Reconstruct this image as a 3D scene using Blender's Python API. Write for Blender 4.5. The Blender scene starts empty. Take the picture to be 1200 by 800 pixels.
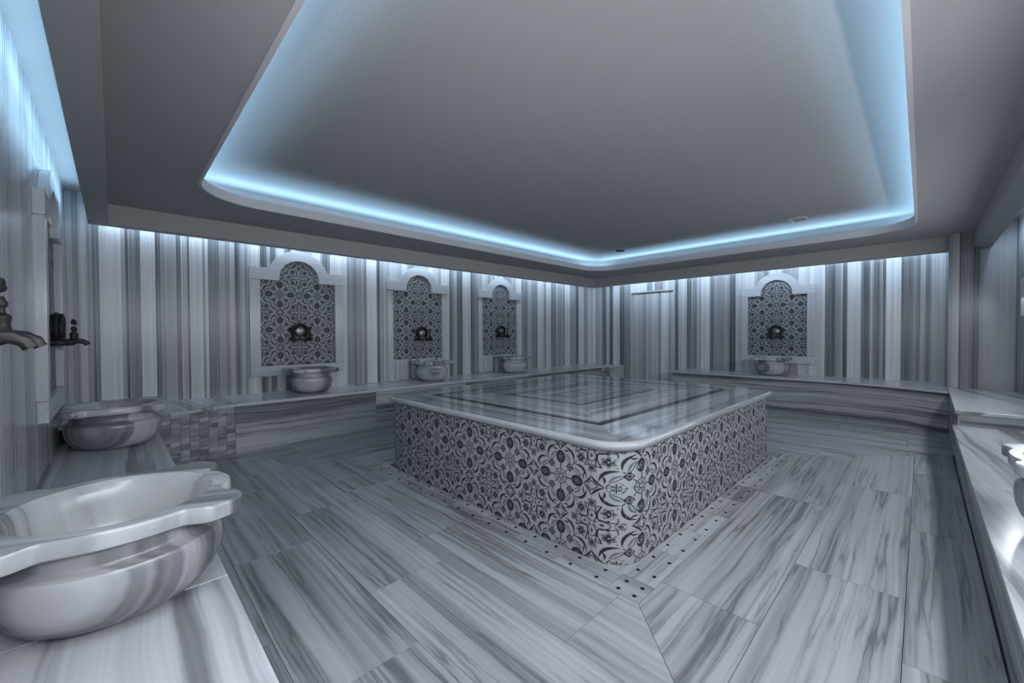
import bpy, bmesh, math, random
from mathutils import Vector, Matrix
from mathutils.geometry import tessellate_polygon
PI = math.pi
rnd = random.Random(7)
sc = bpy.context.scene
col = sc.collection

# ---------------------------------------------------------------- camera
cam_d = bpy.data.cameras.new('camera'); cam = bpy.data.objects.new('camera', cam_d); col.objects.link(cam)
cam_d.sensor_fit = 'HORIZONTAL'; cam_d.sensor_width = 36.0
cam_d.lens = 473.68 / 1200 * 36.0
cam_d.clip_start = 0.02
F = Vector((0.70197687, 0.7120306, -0.01552067)).normalized()
R = Vector((0.71206679, -0.70210021, -0.00402169)).normalized()
U = R.cross(F).normalized()
cam.matrix_world = Matrix(((R.x, U.x, -F.x, 0.0), (R.y, U.y, -F.y, 0.0), (R.z, U.z, -F.z, 1.15), (0, 0, 0, 1)))
sc.camera = cam

# ---------------------------------------------------------------- world, exposure
w = bpy.data.worlds.new('world'); sc.world = w; w.use_nodes = True
w.node_tree.nodes['Background'].inputs[0].default_value = (0.5, 0.6, 0.8, 1)
w.node_tree.nodes['Background'].inputs[1].default_value = 0.2
sc.view_settings.view_transform = 'Standard'
sc.view_settings.look = 'None'
sc.view_settings.gamma = 1.0
sc.view_settings.use_curve_mapping = False
sc.view_settings.exposure = 0.62

# room measures (metres)
XL, XR, YF, YB = -0.30, 7.95, -0.77, 5.42
ZS, ZC, ZL, ZR, ZP = 2.17, 2.35, 2.43, 2.58, 2.47      # bulkhead, lower ceiling, lip, raised ceiling, perimeter ceiling
HX0, HX1, HY0, HY1, HR = 0.50, 6.60, 0.06, 4.40, 0.48    # opening of the cove
BL, BR_, FR_, FL = (-0.15, 5.30), (7.47, 5.05), (7.50, -0.57), (-0.15, -0.57)   # bulkhead outer corners

# ---------------------------------------------------------------- lights
def area(name, loc, direction, sx, sy, power, color, spread=PI, along=None):
    d = bpy.data.lights.new(name, 'AREA'); d.shape = 'RECTANGLE'; d.size = sx; d.size_y = sy
    d.energy = power; d.color = color; d.spread = spread
    o = bpy.data.objects.new(name, d); col.objects.link(o); o.location = loc
    x = Vector(along).normalized(); z = -Vector(direction); z = (z - x * z.dot(x)).normalized(); y = z.cross(x)
    o.matrix_world = Matrix(((x.x, y.x, z.x, loc[0]), (x.y, y.y, z.y, loc[1]), (x.z, y.z, z.z, loc[2]), (0, 0, 0, 1)))
    return o
COVE = (0.40, 0.70, 1.0); EDGE = (0.60, 0.80, 1.0); WARM = (0.91, 0.95, 1.0)
CP, EP = 2.5, 1.8                                      # watts per metre
cz = ZC + 0.045
area('cove_led_left', (HX0 - 0.13, (HY0 + HY1) / 2, cz), (0.55, 0, 1), HY1 - HY0, 0.03, CP * (HY1 - HY0), COVE, along=(0, 1, 0))
area('cove_led_right', (HX1 + 0.13, (HY0 + HY1) / 2, cz), (-0.55, 0, 1), HY1 - HY0, 0.03, CP * (HY1 - HY0), COVE, along=(0, 1, 0))
area('cove_led_back', ((HX0 + HX1) / 2, HY1 + 0.13, cz), (0, -0.55, 1), HX1 - HX0, 0.03, CP * (HX1 - HX0), COVE, along=(1, 0, 0))
area('cove_led_front', ((HX0 + HX1) / 2, HY0 - 0.13, cz), (0, 0.55, 1), HX1 - HX0, 0.03, CP * (HX1 - HX0), COVE, along=(1, 0, 0))
ez = 2.30
area('edge_led_back', (3.66, 5.205, ez), (0, 1, -0.7), 7.5, 0.03, EP * 7.5, EDGE, along=(7.62, -0.25, 0))
area('edge_led_right', (7.53, 2.35, ez), (1, 0, -0.5), 5.2, 0.03, EP * 7.0, EDGE, along=(0, 1, 0))
area('edge_led_left', (-0.165, 2.3, ez), (-1, 0, 0.25), 5.6, 0.03, 10.0, (0.42, 0.72, 1.0), along=(0, 1, 0))
area('edge_led_front', (3.7, -0.59, ez), (0, -1, -0.7), 7.2, 0.03, EP * 6, EDGE, along=(1, 0, 0))

# added fill lamps, out of view, on the near stretches of the two walls behind the camera (bodies are built below)
FILL_LAMPS = [((x, YF + 0.10, 1.50), (0, 1, -0.4), (1, 0, 0)) for x in (0.45, 1.9, 4.2, 5.65)] + [((XL + 0.10, y, 1.45), (1, 0, -0.3), (0, 1, 0)) for y in (0.55,)]
for lo, di, al in FILL_LAMPS:
    area('fill_lamp_light', lo, di, 1.38, 0.34, (29.0 if lo[0] < 3 else 15.0) if di[1] > 0.5 else 26.0, WARM, along=al)

# ---------------------------------------------------------------- materials
class NT:
    def __init__(s, name):
        s.m = bpy.data.materials.new(name); s.m.use_nodes = True; s.t = s.m.node_tree
        s.b = s.t.nodes['Principled BSDF']
    def n(s, typ, **kw):
        o = s.t.nodes.new(typ)
        for k, v in kw.items(): setattr(o, k, v)
        return o
    def l(s, a, b): s.t.links.new(a, b)
    def math(s, op, a, b=None, c=None, clamp=False):
        o = s.n('ShaderNodeMath', operation=op); o.use_clamp = clamp
        for i, x in enumerate((a, b, c)):
            if x is None: continue
            if isinstance(x, (int, float)): o.inputs[i].default_value = x
            else: s.l(x, o.inputs[i])
        return o.outputs[0]
    def comb(s, x, y, z=0.0):
        o = s.n('ShaderNodeCombineXYZ')
        for i, v in enumerate((x, y, z)):
            if isinstance(v, (int, float)): o.inputs[i].default_value = v
            else: s.l(v, o.inputs[i])
        return o.outputs[0]
    def noise(s, vec, scale=1.0, detail=3.0, rough=0.55):
        o = s.n('ShaderNodeTexNoise'); o.inputs['Scale'].default_value = scale
        o.inputs['Detail'].default_value = detail; o.inputs['Roughness'].default_value = rough
        s.l(vec, o.inputs['Vector']); return o.outputs[0]
    def smooth(s, v, a, b):
        o = s.n('ShaderNodeMapRange', interpolation_type='SMOOTHSTEP'); s.l(v, o.inputs[0])
        o.inputs[1].default_value = a; o.inputs[2].default_value = b; return o.outputs[0]
    def mix(s, f, a, b):
        o = s.n('ShaderNodeMix', data_type='RGBA')
        s.l(f, o.inputs[0])
        for i, v in ((6, a), (7, b)):
            if isinstance(v, tuple): o.inputs[i].default_value = (*v, 1)
            else: s.l(v, o.inputs[i])
        return o.outputs[2]

def marble(name, light, dark, vs, us, lo, hi, rough, fine=0.25, vein=0.0, vs2=6.0, wob=0.06, tone=False, cloud=0.0, spec=0.5):
    t = NT(name)
    uv = t.n('ShaderNodeUVMap', uv_map='UVMap'); sep = t.n('ShaderNodeSeparateXYZ'); t.l(uv.outputs[0], sep.inputs[0])
    u, v = sep.outputs[0], sep.outputs[1]
    w0 = t.noise(t.comb(t.math('MULTIPLY', u, 1.1), t.math('MULTIPLY', v, 1.6), 3.0), 1.0, 2.0)
    w1 = t.noise(t.comb(t.math('MULTIPLY', u, 9.0), t.math('MULTIPLY', v, 12.0), 5.0), 1.0, 3.0)
    vv = t.math('ADD', v, t.math('MULTIPLY', t.math('SUBTRACT', w0, 0.5), wob * 2.5))
    vv = t.math('ADD', vv, t.math('MULTIPLY', t.math('SUBTRACT', w1, 0.5), wob * (0.02 if tone else 0.18)))
    b0 = t.noise(t.comb(t.math('MULTIPLY', u, us), t.math('MULTIPLY', vv, vs)), 1.0, 4.0, 0.6)
    band = t.smooth(b0, lo, hi)
    fi = t.noise(t.comb(t.math('MULTIPLY', u, us * 1.7), t.math('MULTIPLY', vv, vs * 7), 9.0), 1.0, 3.0, 0.6)
    fs = t.smooth(fi, 0.3, 0.7)
    if tone:
        at = t.n('ShaderNodeAttribute', attribute_name='tone')
        band = t.math('ADD', t.math('MULTIPLY', t.math('POWER', at.outputs['Fac'], 1.4), 1.02), t.math('MULTIPLY', t.math('SUBTRACT', band, 0.5), 0.14))
    tn = t.math('ADD', t.math('MULTIPLY', band, 1 - fine), t.math('MULTIPLY', fs, fine))
    if cloud:
        cl = t.noise(t.comb(t.math('MULTIPLY', u, 4.0), t.math('MULTIPLY', v, 7.0), 2.0), 1.0, 4.0)
        tn = t.math('ADD', tn, t.math('MULTIPLY', t.math('SUBTRACT', cl, 0.5), cloud))
    if vein:
        vn = t.noise(t.comb(t.math('MULTIPLY', u, 14.0), t.math('MULTIPLY', v, 30.0), 8.0), 1.0, 3.0)
        vv = t.math('ADD', vv, t.math('MULTIPLY', t.math('SUBTRACT', vn, 0.5), 0.012))
        b1 = t.noise(t.comb(t.math('MULTIPLY', u, 0.3), t.math('MULTIPLY', vv, vs2), 21.0), 1.0, 3.0, 0.65)
        ab = t.math('ABSOLUTE', t.math('SUBTRACT', b1, 0.5))
        line = t.math('ADD', t.math('MULTIPLY', t.smooth(ab, 0.09, 0.0), 0.5), t.math('MULTIPLY', t.smooth(ab, 0.022, 0.0), 0.55))
        br = t.smooth(t.noise(t.comb(t.math('MULTIPLY', u, 1.1), t.math('MULTIPLY', v, 3.0), 31.0), 1.0, 4.0), 0.30, 0.62)
        tn = t.math('SUBTRACT', tn, t.math('MULTIPLY', t.math('MULTIPLY', line, br), vein))
    tn = t.math('MAXIMUM', t.math('MINIMUM', tn, 1.0), 0.0)
    c = t.mix(tn, dark, light)
    t.l(c, t.b.inputs['Base Color'])
    t.b.inputs['Specular IOR Level'].default_value = spec
    t.b.inputs['Roughness'].default_value = rough
    rr = t.math('ADD', t.math('MULTIPLY', fs, rough * 0.12), rough * 0.94); t.l(rr, t.b.inputs['Roughness'])
    return t.m

def plain(name, c, rough, metal=0.0, bump=0.0, bs=60, var=0.0, coat=0.0, spec=0.5):
    t = NT(name); tc = t.n('ShaderNodeTexCoord')
    nz = t.noise(tc.outputs['Object'], bs, 4.0)
    if var:
        t.l(t.mix(nz, tuple(x * (1 - var) for x in c), tuple(min(1, x * (1 + var)) for x in c)), t.b.inputs['Base Color'])
    else: t.b.inputs['Base Color'].default_value = (*c, 1)
    t.b.inputs['Roughness'].default_value = rough; t.b.inputs['Metallic'].default_value = metal
    t.b.inputs['Coat Weight'].default_value = coat; t.b.inputs['Specular IOR Level'].default_value = spec
    if bump:
        bp = t.n('ShaderNodeBump'); bp.inputs['Strength'].default_value = bump; bp.inputs['Distance'].default_value = 0.004
        t.l(nz, bp.inputs['Height']); t.l(bp.outputs[0], t.b.inputs['Normal'])
    return t.m
M = {}
M['wall'] = marble('banded_wall_marble', (0.80, 0.805, 0.835), (0.055, 0.063, 0.073), 16, 0.25, 0.3, 0.7, 0.27, fine=0.14, wob=0.012, tone=True, spec=0.4)
M['floor'] = marble('floor_marble', (0.45, 0.46, 0.49), (0.14, 0.145, 0.16), 7.0, 0.14, 0.15, 0.66, 0.30, fine=0.22, vein=0.7, vs2=9.0, wob=0.014, cloud=0.14)
M['bench'] = marble('bench_marble', (0.48, 0.49, 0.515), (0.10, 0.105, 0.12), 9.0, 0.18, 0.38, 0.58, 0.22, fine=0.3, vein=0.45, vs2=8, wob=0.03)
M['top'] = marble('bench_top_marble', (0.56, 0.57, 0.61), (0.16, 0.165, 0.18), 6.0, 0.18, 0.37, 0.50, 0.18, fine=0.2, wob=0.03)
M['slab'] = marble('polished_slab_marble', (0.48, 0.49, 0.52), (0.17, 0.175, 0.19), 8.0, 0.4, 0.32, 0.66, 0.045, fine=0.3, vein=0.2, wob=0.02, spec=0.3)
M['basin'] = marble('basin_marble', (0.46, 0.465, 0.49), (0.12, 0.125, 0.14), 5.5, 0.35, 0.41, 0.52, 0.24, fine=0.2, wob=0.04)
M['frame'] = marble('pale_frame_marble', (0.60, 0.61, 0.64), (0.42, 0.43, 0.46), 6.0, 0.4, 0.3, 0.7, 0.22, fine=0.3, wob=0.03)
M['mosaic'] = marble('mosaic_marble', (0.50, 0.51, 0.535), (0.12, 0.125, 0.14), 3.5, 2.0, 0.36, 0.64, 0.3, fine=0.35)
M['black'] = plain('black_inlay', (0.018, 0.019, 0.024), 0.12, var=0.5, bs=30, spec=0.1)
M['grout'] = plain('grout', (0.07, 0.07, 0.075), 0.8, bump=0.3, bs=200)
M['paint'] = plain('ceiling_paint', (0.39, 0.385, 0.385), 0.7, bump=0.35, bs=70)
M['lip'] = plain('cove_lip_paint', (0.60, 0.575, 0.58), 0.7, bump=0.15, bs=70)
M['tile_light'] = plain('tile_glaze_pale', (0.33, 0.34, 0.355), 0.4, var=0.08, bs=40, spec=0.3)
M['tile_dark'] = plain('tile_glaze_dark', (0.022, 0.024, 0.034), 0.4, var=0.3, bs=90, spec=0.3)
M['tile_grey'] = plain('tile_glaze_grey', (0.13, 0.135, 0.155), 0.4, var=0.3, bs=120, spec=0.3)
M['bronze'] = plain('dark_bronze', (0.020, 0.019, 0.020), 0.5, metal=0.2, var=0.5, bs=50, bump=0.3)
M['bronze_worn'] = plain('worn_bronze', (0.34, 0.335, 0.33), 0.35, metal=0.8, var=0.35, bs=35, bump=0.3)
M['vent'] = plain('vent_plastic', (0.6, 0.62, 0.64), 0.5)
M['hole_shade'] = plain('drain_hole_shade', (0.008, 0.008, 0.01), 0.8)  # black paints a deep hole's shade into the shallow drain holes
M['vent_dark'] = plain('vent_dark_grey', (0.08, 0.09, 0.1), 0.6)

# ---------------------------------------------------------------- mesh helpers
def props(o, label=None, cat=None, group=None, kind=None):
    if label: o['label'] = label
    if cat: o['category'] = cat
    if group: o['group'] = group
    if kind: o['kind'] = kind
    return o
def empty(name, loc, label, cat, group=None):
    o = bpy.data.objects.new(name, None); o.empty_display_size = 0.1; col.objects.link(o); o.location = loc
    return props(o, label, cat, group)
def origin(p):
    v = Vector((0, 0, 0))
    while p is not None: v += p.location; p = p.parent
    return v
class MB:
    def __init__(s): s.v = []; s.f = []; s.mi = []; s.tone = None; s.uvf = None
    def face(s, pts, mi=0):
        b = len(s.v); s.v += [tuple(p) for p in pts]; s.f.append(tuple(range(b, b + len(pts)))); s.mi.append(mi)
    def box(s, x0, y0, z0, x1, y1, z1, mi=0):
        b = len(s.v)
        s.v += [(x0, y0, z0), (x1, y0, z0), (x1, y1, z0), (x0, y1, z0), (x0, y0, z1), (x1, y0, z1), (x1, y1, z1), (x0, y1, z1)]
        for q in ((0, 3, 2, 1), (4, 5, 6, 7), (0, 1, 5, 4), (1, 2, 6, 5), (2, 3, 7, 6), (3, 0, 4, 7)):
            s.f.append(tuple(b + i for i in q)); s.mi.append(mi)
        return s
    def prism(s, poly, a0, a1, T=lambda x, y, z: (x, y, z), mi=0):
        n = len(poly); b = len(s.v)
        ar = sum(poly[i][0] * poly[(i + 1) % n][1] - poly[(i + 1) % n][0] * poly[i][1] for i in range(n))
        if ar < 0: poly = poly[::-1]
        s.v += [T(x, y, a0) for x, y in poly] + [T(x, y, a1) for x, y in poly]
        tris = tessellate_polygon([[Vector((x, y, 0)) for x, y in poly]])
        for t in tris:
            p = [poly[i] for i in t]
            a = (p[1][0] - p[0][0]) * (p[2][1] - p[0][1]) - (p[2][0] - p[0][0]) * (p[1][1] - p[0][1])
            if a < 0: t = t[::-1]
            s.f.append((b + n + t[0], b + n + t[1], b + n + t[2])); s.mi.append(mi)
            s.f.append((b + t[2], b + t[1], b + t[0])); s.mi.append(mi)
        for i in range(n):
            j = (i + 1) % n
            s.f.append((b + i, b + j, b + n + j, b + n + i)); s.mi.append(mi)
        return s
    def grid(s, rows, closed=True, mi=0):
        b = len(s.v); m = len(rows[0])
        for r in rows: s.v += [tuple(p) for p in r]
        for i in range(len(rows) - 1):
            for j in range(m if closed else m - 1):
                k = (j + 1) % m
                s.f.append((b + i * m + j, b + i * m + k, b + (i + 1) * m + k, b + (i + 1) * m + j)); s.mi.append(mi)
        return s
    def sweep(s, pts, rad, n=12, mi=0, cap=True):
        pts = [Vector(p) for p in pts]; rows = []; up = Vector((0.13, 0.21, 0.97))
        for i, p in enumerate(pts):
            d = (pts[min(i + 1, len(pts) - 1)] - pts[max(i - 1, 0)]).normalized()
            if i == 0:
                a = d.cross(up)
                if a.length < 0.2: a = d.cross(Vector((1, 0.1, 0)))
                a.normalize()
            else: a = (a - d * a.dot(d)).normalized()
            c = d.cross(a); t = i / (len(pts) - 1); row = []
            for k in range(n):
                ph = 2 * PI * k / n; r = rad(t, ph) if callable(rad) else rad
                row.append(p + a * math.cos(ph) * r + c * math.sin(ph) * r)
            rows.append(row)
        s.grid(rows, mi=mi)
        if cap: s.face(rows[0][::-1], mi); s.face(rows[-1], mi)
        return s
    def lathe(s, prof, c=(0, 0, 0), n=24, mi=0):
        s.grid([[(c[0] + r * math.cos(2 * PI * k / n), c[1] + r * math.sin(2 * PI * k / n), c[2] + z) for k in range(n)] for r, z in prof], mi=mi)
        return s
    def build(s, name, mats, parent=None, axis=(1, 0, 0), seed=None, smooth=False, bevel=0.0, local=False, uvf=None, seg=2):
        me = bpy.data.meshes.new(name)
        o3 = Vector((0, 0, 0)) if local else origin(parent)
        me.from_pydata([(x - o3.x, y - o3.y, z - o3.z) for x, y, z in s.v], [], s.f)
        if not isinstance(mats, (list, tuple)): mats = [mats]
        for m in mats: me.materials.append(m if not isinstance(m, str) else M[m])
        me.polygons.foreach_set('material_index', s.mi)
        if smooth: me.polygons.foreach_set('use_smooth', [True] * len(s.f))
        A = Vector(axis).normalized()
        su, sv = (rnd.uniform(-40, 40), rnd.uniform(-40, 40)) if seed is None else seed
        uvl = me.uv_layers.new(name='UVMap'); V = s.v
        data = [0.0] * (2 * len(me.loops)); li = 0
        for f in s.f:
            if uvf is None:
                a, b_, c = Vector(V[f[0]]), Vector(V[f[1]]), Vector(V[f[2]])
                n = (b_ - a).cross(c - a)
                if n.length > 1e-12: n.normalize()
                w_ = n.cross(A)
                if w_.length < 0.35: w_ = n.orthogonal()
                w_.normalize()
                if w_.z < -0.1 or (abs(w_.z) <= 0.1 and (w_.y < -0.1 or (abs(w_.y) <= 0.1 and w_.x < 0))): w_ = -w_
            for i in f:
                p = Vector(V[i])
                if uvf is None: uu, vv = p.dot(A), p.dot(w_)
                else: uu, vv = uvf(p)
                data[2 * li] = uu + su; data[2 * li + 1] = vv + sv; li += 1
        uvl.data.foreach_set('uv', data)
        if s.tone is not None:
            at = me.attributes.new('tone', 'FLOAT', 'POINT'); at.data.foreach_set('value', s.tone)
        me.validate(); me.update()
        o = bpy.data.objects.new(name, me); col.objects.link(o)
        if parent is not None: o.parent = parent
        if smooth: me.set_sharp_from_angle(angle=math.radians(38))
        if bevel:
            md = o.modifiers.new('bevel', 'BEVEL'); md.width = bevel; md.segments = seg; md.limit_method = 'ANGLE'; md.angle_limit = math.radians(40)
        return o
def clip(poly, a, b, c):
    """keep a*x+b*y<=c"""
    out = []
    for i in range(len(poly)):
        p, q = poly[i], poly[(i + 1) % len(poly)]
        dp, dq = a * p[0] + b * p[1] - c, a * q[0] + b * q[1] - c
        if dp <= 0: out.append(p)
        if dp * dq < 0:
            t = dp / (dp - dq); out.append((p[0] + (q[0] - p[0]) * t, p[1] + (q[1] - p[1]) * t))
    return out
def arc(cx, cy, r, a0, a1, n):
    return [(cx + r * math.cos(math.radians(a0 + (a1 - a0) * i / n)), cy + r * math.sin(math.radians(a0 + (a1 - a0) * i / n))) for i in range(n + 1)]
def rrect(x0, y0, x1, y1, r, n=10):
    return arc(x1 - r, y0 + r, r, -90, 0, n) + arc(x1 - r, y1 - r, r, 0, 90, n) + arc(x0 + r, y1 - r, r, 90, 180, n) + arc(x0 + r, y0 + r, r, 180, 270, n)
def copy_tree(o, parent=None):
    c = o.copy(); col.objects.link(c); c.parent = parent
    for ch in list(o.children): copy_tree(ch, c)
    return c

# ---------------------------------------------------------------- walls
BANDS_B = [(-0.34,.5),(-0.3,.6),(-0.26,.45),(-0.22,.65),(-0.17,.5),(-0.13,.3),(-0.09,.9),(0.06,.6),(0.09,.2),(0.11,.45),(0.16,.4),(0.2,.85),(0.31,.12),(0.35,.4),(0.42,.55),(0.47,.3),(0.51,.65),(0.56,.08),(0.58,.75),(0.69,.5),(0.71,.75),(0.74,.2),(0.83,.5),(0.89,.25),(0.93,.6),(0.98,.25),(1.03,.6),(1.09,.7),(1.14,.8),(1.23,.15),(1.3,.5),(1.33,.2),(1.39,.7),(1.48,.3),(1.56,.6),(1.65,.35),(1.79,.7),(1.92,.4),(2.02,.8),(2.24,.3),(2.37,.6),(2.4,.35),(2.44,.6),(2.47,.35),(2.51,.85),(2.66,.25),(2.71,.5),(2.76,.6),(2.86,.7),(3.04,.75),(3.15,.45),(3.35,.6),(3.52,.8),(3.67,.5),(3.75,.8),(3.91,.25),(4.0,.5),(4.07,.35),(4.18,.75),(4.36,.2),(4.45,.4),(4.55,.6),(4.75,.4),(4.91,.7),(5.12,.35),(5.34,.6),(5.48,.85),(5.6,.3),(5.79,.6),(5.91,.35),(6.07,.8),(6.25,.5),(6.33,.85),(6.49,.35),(6.66,.5),(6.95,.9),(7.13,.5),(7.35,.3),(7.45,.85),(7.64,.5),(7.81,.8)]
BANDS_R = [(5.49,.95),(5.31,.6),(5.14,.35),(5.01,.8),(4.94,.3),(4.85,.9),(4.68,.15),(4.58,.35),(4.42,.8),(3.45,.15),(3.38,.75),(3.21,.2),(3.13,.4),(3.02,.75),(2.97,.3),(2.95,.85),(2.79,.2),(2.72,.45),(2.64,.6),(2.53,.5),(2.45,.1),(2.35,.75),(2.25,.8),(2.04,.4),(1.84,.7),(1.66,.5),(1.42,.8),(1.17,.75),(1.07,.15),(0.95,.35),(0.88,.6),(0.85,.15),(0.8,.8),(0.64,.12),(0.54,.55),(0.5,.2),(0.44,.5),(0.4,.15),(0.37,.9),(0.21,.15),(0.09,.45),(0.06,.25),(0.02,.5),(-0.03,.35),(-0.09,.75),(-0.22,.12),(-0.28,.3)]
BANDS_R = sorted([(-0.9, 0.5)] + [(BANDS_R[i + 1][0], BANDS_R[i][1]) for i in range(len(BANDS_R) - 1)])
DOOR_B = [(3.45,.85),(3.54,.5),(3.6,.8),(3.76,.3),(3.82,.65),(3.96,.4),(4.03,.7),(4.09,.3),(4.19,.55),(4.39,.8)]
PIL_B = [(-0.55,.2),(-0.42,.5),(-0.36,.2),(-0.31,.6)]
def randbands(s0, s1, seed, mean=0.55):
    r = random.Random(seed); o = []; s = s0
    while s < s1:
        o.append((s, min(0.9, max(0.12, r.choice((mean, mean + .25, mean - .2, mean - .3, mean + .1)) + r.uniform(-.08, .08))))); s += r.choice((.03, .05, .08, .12, .17))
    return o
def stripes(bands, end, seed):
    r = random.Random(seed); o = []
    for i, (q, v) in enumerate(bands):
        e = bands[i + 1][0] if i + 1 < len(bands) else end
        s = q
        while s < e - 0.004:
            o.append((s, max(0.02, min(1.0, v + r.choice((-0.16, -0.06, 0.0, 0.0, 0.05, 0.12)) * (0.6 if v > 0.7 else 1.0)))))
            s += r.choice((0.012, 0.02, 0.035, 0.06))
    return o
BANDS_B = stripes(BANDS_B, XR, 1); BANDS_R = stripes(BANDS_R, YB, 2); DOOR_B = stripes([(q, min(0.95, v + 0.15)) for q, v in DOOR_B], 4.42, 3); PIL_B = stripes(PIL_B, -0.22, 4)
def slab(parent, bands, s0, s1, z0, z1, P, thick=0.02, name='marble_slab', gap=0.0012, edge=0.003, soft=0.0):
    """P(s, d, z) -> xyz, d = distance in front of the wall backing"""
    a, b = s0 + gap, s1 - gap
    def tone(s):
        t = bands[0][1]
        for q, v in bands:
            if q <= s: t = v
            else: break
        return t
    ss = [(a, tone(a)), ]
    for q, v in bands:
        if a + edge < q < b - edge:
            ss.append((q - edge, tone(q - edge * 1.2))); ss.append((q + edge, tone(q + edge)))
    ss.append((b, tone(b)))
    ss = sorted(ss)
    m = MB(); m.tone = []; rows = []
    prof = [(0, z0), (thick, z0), (thick, z1), (0, z1)]
    for d, z in prof:
        rows.append([P(s, d, z) for s, _ in ss]); m.tone += [t for _, t in ss]
    m.grid(rows, closed=False)
    n = len(ss)
    m.f.append((0, n, 2 * n, 3 * n)); m.mi.append(0)
    m.f.append((n - 1, 4 * n - 1, 3 * n - 1, 2 * n - 1)); m.mi.append(0)
    sd = (rnd.uniform(-9, 9), rnd.uniform(-9, 9))
    # orient: make front face point along +d
    A_, B_, C_ = Vector(P(0, 0, 0)), Vector(P(1, 0, 0)), Vector(P(0, 1, 0))
    if (B_ - A_).cross(Vector((0, 0, 1))).dot(C_ - A_) < 0: m.f = [f[::-1] for f in m.f]
    A2, S2 = A_, (B_ - A_)
    return m.build(name, 'wall', parent, uvf=lambda p: (p.z, (p - A2).dot(S2)), seed=sd)
def structure(name, m, mat, **kw):
    o = m.build(name, mat, None, **kw); o['kind'] = 'structure'; return o

wall_back = structure('wall_back', MB().box(XL - 0.25, YB + 0.02, -0.1, XR + 0.25, YB + 0.2, 2.75), 'grout')
PB = lambda s, d, z: (s, YB + 0.02 - d, z)
cuts = [XL, -0.09, 0.31, 0.74, 1.09, 2.08, 2.51, 2.80, 3.88, 4.36, 4.50, 5.60, 6.07, 6.49, 6.95, 7.45, XR]
for a, b in zip(cuts[:-1], cuts[1:]): slab(wall_back, BANDS_B, a, b, 0.0, ZP, PB)
wall_right = structure('wall_right', MB().box(XR + 0.02, YF - 0.2, -0.1, XR + 0.2, 3.46, 2.75).box(XR + 0.02, 4.42, -0.1, XR + 0.2, YB + 0.02, 2.75).box(XR + 0.02, 3.46, 2.06, XR + 0.2, 4.42, 2.75), 'grout')
PR = lambda s, d, z: (XR + 0.02 - d, s, z)
for a, b in zip([YF, -0.22, 0.21, 0.64, 1.07, 1.17, 2.25, 2.53, 2.79, 3.21], [-0.22, 0.21, 0.64, 1.07, 1.17, 2.25, 2.53, 2.79, 3.21, 3.46]):
    slab(wall_right, BANDS_R, a, b, 0.0, ZP, PR)
slab(wall_right, randbands(3.4, 4.5, 5, 0.7), 3.46, 4.42, 2.06, ZP, PR)
for a, b in ((4.42, 4.85), (4.85, YB)): slab(wall_right, BANDS_R, a, b, 0.0, ZP, PR)
wall_left = structure('wall_left', MB().box(XL - 0.2, YF - 0.2, -0.1, XL - 0.02, YB + 0.02, 2.75), 'grout')
PL = lambda s, d, z: (XL - 0.02 + d, s, z)
lb = [(q, 0.62 + (v - 0.6) * 0.55) for q, v in randbands(YF, YB, 21, 0.6)]
lc = [YF, -0.1, 0.45, 1.0, 1.55, 2.1, 2.65, 3.2, 4.65, YB]
for a, b in zip(lc[:-1], lc[1:]): slab(wall_left, lb, a, b, 0.0, ZP, PL)
wall_front = structure('wall_front', MB().box(XL - 0.02, YF - 0.2, -0.1, XR + 0.02, YF - 0.02, 2.75), 'grout')
PF = lambda s, d, z: (s, YF - 0.02 + d, z)
fb = randbands(XL, 7.6, 33, 0.5) ; fb = [q for q in fb if q[0] < 6.9] + [(6.97, .5), (7.2, .45), (7.41, .2), (7.55, .6)]
fcuts = [XL, 0.3, 0.9, 1.5, 2.1, 2.7, 3.3, 3.9, 4.5, 5.1, 5.7, 6.3, 6.9, 7.5]
for a, b in zip(fcuts[:-1], fcuts[1:]): slab(wall_front, fb, a, b, 0.0, ZP, PF)
# marble clad pillar and return in the far right corner
pil = structure('wall_return', MB().box(7.27, -0.45, 0, XR, -0.242, ZC).box(7.52, YF, 0, XR, -0.45, ZP), 'grout')
slab(pil, PIL_B, -0.47, -0.222, 0.0, ZC, lambda s, d, z: (7.27 - d, s, z))
slab(pil, randbands(7.25, 7.95, 41, .4), 7.25, XR, 0.0, ZC, lambda s, d, z: (s, -0.242 + d, z))
slab(pil, [(-0.9, .8)], YF, -0.452, 0.0, ZP, lambda s, d, z: (7.52 - d, s, z))
slab(pil, [(7.2, .4)], 7.272, 7.50, 0.0, ZC, lambda s, d, z: (s, -0.45 - d, z))

# door: marble faced leaf set back in a pale frame
door = structure('door_1', MB().box(XR + 0.06, 3.46, 0, XR + 0.10, 4.42, 2.06), 'grout')
for a, b in ((3.485, 3.78), (3.78, 4.09), (4.09, 4.395)):
    slab(door, DOOR_B, a, b, 0.01, 2.035, lambda s, d, z: (XR + 0.06 - d, s, z), thick=0.015, name='door_panel')
for nm, bx in (('door_jamb', (XR - 0.012, 3.46, 0, XR + 0.06, 3.485, 2.06)), ('door_jamb', (XR - 0.012, 4.395, 0, XR + 0.06, 4.42, 2.06)), ('door_head', (XR - 0.012, 3.485, 2.035, XR + 0.06, 4.395, 2.06))):
    MB().box(*bx).build(nm, 'frame', door, axis=(0, 0, 1), bevel=0.002)

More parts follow.
